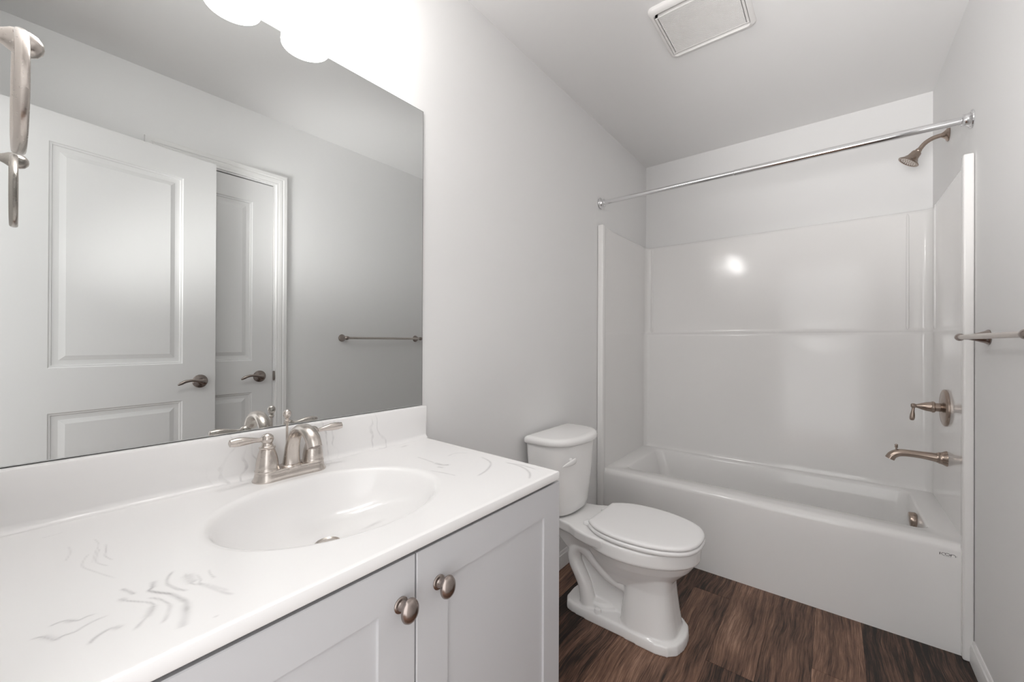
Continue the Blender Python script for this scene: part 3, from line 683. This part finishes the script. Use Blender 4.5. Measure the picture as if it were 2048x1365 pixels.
# tub: rim deck + apron + basin as rounded-rectangle rings
def rrect(x0, x1, y0_, y1_, r, z, n=8):
    out = []
    for cx_, cy_, a0 in ((x1-r, y1_-r, 0), (x0+r, y1_-r, PI/2), (x0+r, y0_+r, PI), (x1-r, y0_+r, 1.5*PI)):
        for k in range(n+1):
            a = a0+PI/2*k/n; out.append((cx_+r*math.cos(a), cy_+r*math.sin(a), z))
    return out
b = MB(); ya, yb2 = -W+.0095, -.0115
b.loft([rrect(XA, -.02, ya, yb2, .004, 0), rrect(XA, -.02, ya, yb2, .004, .05), rrect(XA-.002, -.02, ya, yb2, .004, .30), rrect(XA-.003, -.02, ya, yb2, .004, ZR-.028), rrect(XA-.001, -.02, ya, yb2, .006, ZR-.016), rrect(XA+.006, -.02, ya, yb2, .01, ZR-.005), rrect(XA+.016, -.02, ya, yb2, .015, ZR-.0005), rrect(XA+.03, -.03, ya+.01, yb2-.01, .02, ZR),
        rrect(-.652, -.098, -1.386, -.106, .045, ZR-.001), rrect(-.644, -.104, -1.381, -.112, .045, ZR-.005), rrect(-.638, -.109, -1.377, -.119, .045, ZR-.014),
        rrect(-.630, -.118, -1.369, -.150, .05, .30), rrect(-.615, -.132, -1.355, -.19, .06, .16), rrect(-.60, -.148, -1.34, -.23, .07, .09), rrect(-.57, -.18, -1.30, -.27, .08, .062), rrect(-.50, -.25, -1.20, -.40, .05, .058)], cap0=False)
b.build('bathtub', m_gel, tub, uo, angle=50)
# overflow plate on the drain end
b = MB(); b.lathe([(0, -.004), (.034, -.004), (.036, 0), (.036, .016), (.034, .020), (.030, .0215), (0, .022)], (-.385, -1.3715, .345), Vector((0, 1, -.09)), 40); b.box((-.389, -1.352, .306), (-.381, -1.346, .312)); b.build('overflow_cover', m_shower, tub, uo)
# logo sticker: flat lettering on the apron
def ribbon(b, pts, w):
    P = [Vector((p[0], p[1])) for p in pts]; L_, R_2 = [], []
    for i in range(len(P)):
        t_ = (P[min(i+1, len(P)-1)]-P[max(i-1, 0)]).normalized(); n_ = Vector((-t_.y, t_.x))*w/2
        L_.append(P[i]+n_); R_2.append(P[i]-n_)
    xo = XA-.0034
    to3 = lambda q: (xo, LY-q.x, LZ+q.y)
    vs = [to3(q) for q in L_]+[to3(q) for q in R_2]; n = len(P)
    b.add(vs, [(i, i+1, n+i+1, n+i) for i in range(n-1)])
LY, LZ = -1.393, .3595
arc = lambda cx_, cy_, rx, ry, a0, a1, n=20: [(cx_+rx*math.cos(math.radians(a0+(a1-a0)*k/n)), cy_+ry*math.sin(math.radians(a0+(a1-a0)*k/n))) for k in range(n+1)]
b = MB()
ribbon(b, [(-.0003, -.004), (-.0003, .005)], .0020)
ribbon(b, arc(.0098, .0005, .0060, .0045, 50, 290), .0013)
ribbon(b, arc(.0195, .0010, .0062, .0042, -150, 212, 30), .0013)
ribbon(b, [(.0283, -.0035), (.0283, .0045)], .0015); ribbon(b, arc(.0340, -.0002, .0057, .0048, 165, 0)+[(.0397, -.0038)], .0014)
lg = b.build('logo', m_black, tub, uo, smooth=False)
b = MB()
for k in range(9): ribbon(b, [(.010+.0022*k, -.0066), (.0115+.0022*k, -.0066)], .0007)
ribbon(b, [(.0425, -.0032), (.0425, .0028)], .0007)
b.build('logo_small_print', m_grey, tub, uo, smooth=False)

# ------------------------------------------------------------------ shower fittings (right wall)
# curtain rod
rod = thing('shower_curtain_rod', 'chrome shower curtain rod spanning above the bathtub', 'curtain rod', (-.7535, -W/2, 1.970)); ro_ = (-.7535, -W/2, 1.97)
b = MB(); rx, rz = -.7535, 1.970
b.lathe([(.0125, -.01), (.0125, -.70), (.0142, -.702), (.0142, -W+.012)], (rx, 0, rz), (0, 1, 0), 32)
b.build('rod', m_chrome, rod, ro_)
for y0_, d in ((0.004, -1), (-W+.0005, 1)):
    b = MB(); b.lathe([(0, 0), (.031, 0), (.033, .002), (.032, .005), (.026, .008), (.0215, .013), (.020, .022), (.0205, .026), (.0175, .028), (.0145, .029)], (rx, y0_, rz), (0, d, 0), 36)
    for k in range(3):
        a = 2*PI*k/3+.5; b.lathe([(0, 0), (.0042, 0), (.0042, .0075), (.003, .009), (0, .0092)], (rx+.0265*math.cos(a), y0_, rz+.0265*math.sin(a)), (0, d, 0), 12)
    b.build('rod_flange', m_chrome, rod, ro_)
SXX = -.365
sh = thing('wall_shower', 'brushed nickel shower head on a curved arm above the bathtub', 'shower head', (SXX, -W, 2.072)); so = (SXX, -W, 2.072)
b = MB(); b.lathe([(0, 0), (.031, 0), (.032, .003), (.030, .006), (.020, .010), (.013, .017), (.0105, .022), (0, .022)], (SXX, -W+.0005, 2.072), (0, 1, 0), 36); b.build('arm_flange', m_shower, sh, so)
pth = spline([(SXX, -W+.006, 2.072), (SXX, -1.450, 2.072), (SXX, -1.425, 2.067), (SXX, -1.402, 2.053), (SXX, -1.386, 2.032), (SXX, -1.381, 2.025)], 6)
b = MB(); b.tube(pth, .0092, 20); b.build('shower_arm', m_shower, sh, so)
hd = Vector((0, .60, -.80)).normalized(); h0 = Vector((SXX, -1.384, 2.030))
b = MB(); b.lathe([(0, 0), (.0105, 0), (.0118, .003), (.0118, .010), (.0105, .012), (.0165, .0125), (.0185, .016), (.0205, .030), (.0225, .038), (.0275, .044), (.030, .049), (.036, .055), (.0405, .058), (.0415, .0605), (.040, .0625), (.034, .0622), (.033, .0605), (0, .0605)], h0, hd, 40)
hh = b.build('spray_head', m_shower, sh, so)
b = MB(); u_ = Vector((1, 0, 0)); w_ = hd.cross(u_)
for ring_, n_ in ((.008, 6), (.017, 12), (.027, 18)):
    for k in range(n_):
        a = 2*PI*k/n_; b.lathe([(0, 0), (.0017, 0), (.0013, .0022), (0, .0023)], h0+hd*.0603+u_*ring_*math.cos(a)+w_*ring_*math.sin(a), hd, 8)
b.build('nozzles', m_nozzle, hh, so)
# valve
vx, vz = -.39, .865
va = thing('shower_valve', 'round nickel shower valve with a drooping lever handle', 'shower valve', (vx, YR, vz)); vo = (vx, YR, vz)
b = MB(); b.lathe([(0, 0), (.077, 0), (.080, .003), (.080, .009), (.077, .013), (.070, .0155), (.066, .0145), (.062, .0155), (.030, .020), (.0185, .022), (.0185, .040), (0, .040)], (vx, YR-.0022, vz), (0, 1, 0), 56); b.build('escutcheon', m_shower, va, vo)
b = MB(); b.lathe([(0, .036), (.0235, .036), (.025, .040), (.0245, .044), (.0225, .046), (.0215, .050), (.0195, .062), (.0145, .078), (.0100, .088), (.0078, .094), (.009, .097), (.0110, .102), (.0105, .108), (.006, .112), (0, .1125)], (vx, YR, vz), (0, 1, 0), 40)
hy = YR+.103
b.tube([(vx, hy, vz), (vx, hy+.001, vz-.016), (vx, hy+.002, vz-.026), (vx, hy+.003, vz-.040), (vx, hy+.004, vz-.055), (vx, hy+.005, vz-.064), (vx, hy+.005, vz-.0665)], [.006, .005, .0058, .0082, .0092, .0072, .004], 20); b.build('handle', m_shower, va, vo)
# tub spout
px_, pz = -.40, .645
ts = thing('tub_spout', 'nickel bathtub spout with diverter knob below the valve', 'tub spout', (px_, YR, pz)); so2 = (px_, YR, pz)
b = MB(); b.lathe([(0, 0), (.0325, 0), (.0335, .003), (.032, .007), (.027, .016), (.0245, .024), (.0250, .027), (.0225, .030), (.0215, .034)], (px_, YR-.0022, pz), (0, 1, 0), 40)
pth = spline([(px_, YR+.030, pz), (px_, YR+.07, pz+.003), (px_, YR+.115, pz+.004), (px_, YR+.150, pz+.001), (px_, YR+.172, pz-.012), (px_, YR+.182, pz-.030)], 6)
b.tube(pth, [r[0] for r in spline([(.0200,), (.0165,), (.0155,), (.0165,), (.0170,), (.0175,)], 6)], 24); b.build('spout_body', m_shower, ts, so2)
b = MB(); b.lathe([(0, .010), (.0035, .012), (.0035, .022), (.0062, .024), (.0062, .027), (.004, .029), (.0062, .033), (.0052, .037), (0, .039)], (px_, YR+.160, pz+.001)); b.build('diverter_knob', m_shower, ts, so2)

# ------------------------------------------------------------------ towel bar
tb = thing('towel_bar', 'brushed nickel towel bar on the wall beside the bathtub', 'towel bar', (-1.258, -W, 1.168)); bo = (-1.258, -W, 1.168)
for x_ in (-.958, -1.558):
    b = MB(); b.lathe([(0, 0), (.0235, 0), (.0245, .002), (.0240, .005), (.0215, .008), (.0195, .012), (.0130, .030), (.0085, .046), (.0080, .056), (0, .060)], (x_, -W+.0005, 1.168), (0, 1, 0), 36); p_ = b.build('post', m_bronze, tb, bo)
    b = MB(); sg = 1 if x_ > -1.2 else -1
    b.lathe([(0, -.017), (.008, -.0145), (.0115, -.008), (.0125, 0), (.0115, .008), (.0085, .0135), (.004, .0165), (0, .017)], (x_, -W+.066, 1.168), (sg, 0, 0), 32); b.build('finial', m_bronze, p_, bo)
b = MB(); b.lathe([(.0078, -1.548), (.0078, -.968)], (0, -W+.066, 1.168), (1, 0, 0), 24); b.build('bar', m_nik, tb, bo)

# ------------------------------------------------------------------ towel ring on the near wall
RY, RZ, RX = -.270, 1.524, -2.9400
tr = thing('towel_ring', 'brushed nickel towel ring on the wall left of the vanity', 'towel ring', (XN, RY, RZ)); rg = (XN, RY, RZ)
b = MB(); b.lathe([(0, 0), (.024, 0), (.025, .002), (.023, .006), (.018, .010), (.0115, .020), (.0085, .028), (.0080, .034), (.0105, .039), (.0140, .044), (.0160, .052), (.0155, .060), (.0125, .067), (.006, .072), (0, .073)], (XN, RY, RZ), (1, 0, 0), 36); b.build('post', m_nik, tr, rg)
rc = .0725; SW = math.radians(1.0); pts = []
for k in range(73):
    a = 2*PI*k/72; pts.append((RX, RY+rc*math.sin(a), RZ-rc*.98+.006+rc*.98*math.cos(a)))
b = MB(); n_ = 16; rings = []
for k in range(72):
    a = 2*PI*k/72; cdir = Vector((0, math.sin(a), math.cos(a))); p_ = Vector(pts[k])
    rings.append([p_+cdir*(.0042*math.cos(2*PI*j/n_))+Vector((1, 0, 0))*(.0062*math.sin(2*PI*j/n_)) for j in range(n_)])
rings.append(rings[0]); rings = [[Vector((RX+(q.x-RX)*math.cos(SW)-(q.y-RY)*math.sin(SW), RY+(q.x-RX)*math.sin(SW)+(q.y-RY)*math.cos(SW), q.z)) for q in r_] for r_ in rings]
b.loft(rings, False, False); b.build('ring', m_nik, tr, rg)

# ------------------------------------------------------------------ ceiling exhaust fan grille
fx0, fx1, fy0, fy1 = -1.405, -1.075, -.836, -.508
fan = thing('exhaust_fan', 'square white ribbed exhaust fan cover on the ceiling', 'exhaust fan', ((fx0+fx1)/2, (fy0+fy1)/2, H)); fo_ = ((fx0+fx1)/2, (fy0+fy1)/2, H)
b = MB()
b.loft([rrect(fx0, fx1, fy0, fy1, .022, H-.0002), rrect(fx0, fx1, fy0, fy1, .022, H-.008), rrect(fx0+.004, fx1-.004, fy0+.004, fy1-.004, .022, H-.014), rrect(fx0+.014, fx1-.014, fy0+.012, fy1-.012, .020, H-.019), rrect(fx0+.022, fx1-.022, fy0+.016, fy1-.016, .018, H-.020), rrect(fx0+.024, fx1-.024, fy0+.018, fy1-.018, .016, H-.012), rrect(fx0+.030, fx1-.030, fy0+.022, fy1-.022, .014, H-.004)], cap0=False)
b.build('fan_frame', m_plast, fan, fo_)
b = MB(); gx0, gx1, gy0, gy1 = fx0+.042, fx1-.042, fy0+.019, fy1-.019
b.box((gx0, gy0, H-.020), (gx0+.006, gy1, H-.004), .001); b.box((gx1-.006, gy0, H-.020), (gx1, gy1, H-.004), .001)
b.box((gx0, gy0, H-.0195), (gx1, gy0+.012, H-.004), .001); b.box((gx0, gy1-.012, H-.0195), (gx1, gy1, H-.004), .001)
n_ = 44
for k in range(n_):
    x_ = gx0+.006+(gx1-gx0-.012)*(k+.5)/n_; w2 = (gx1-gx0)/n_*.34
    b.box((x_-w2, gy0+.008, H-.0195), (x_+w2, gy1-.008, H-.0155))
b.box((gx0+.004, gy0+.004, H-.0160), (gx1-.004, gy1-.004, H-.005))
b.build('louvre_grille', m_plast, fan, fo_, smooth=False)
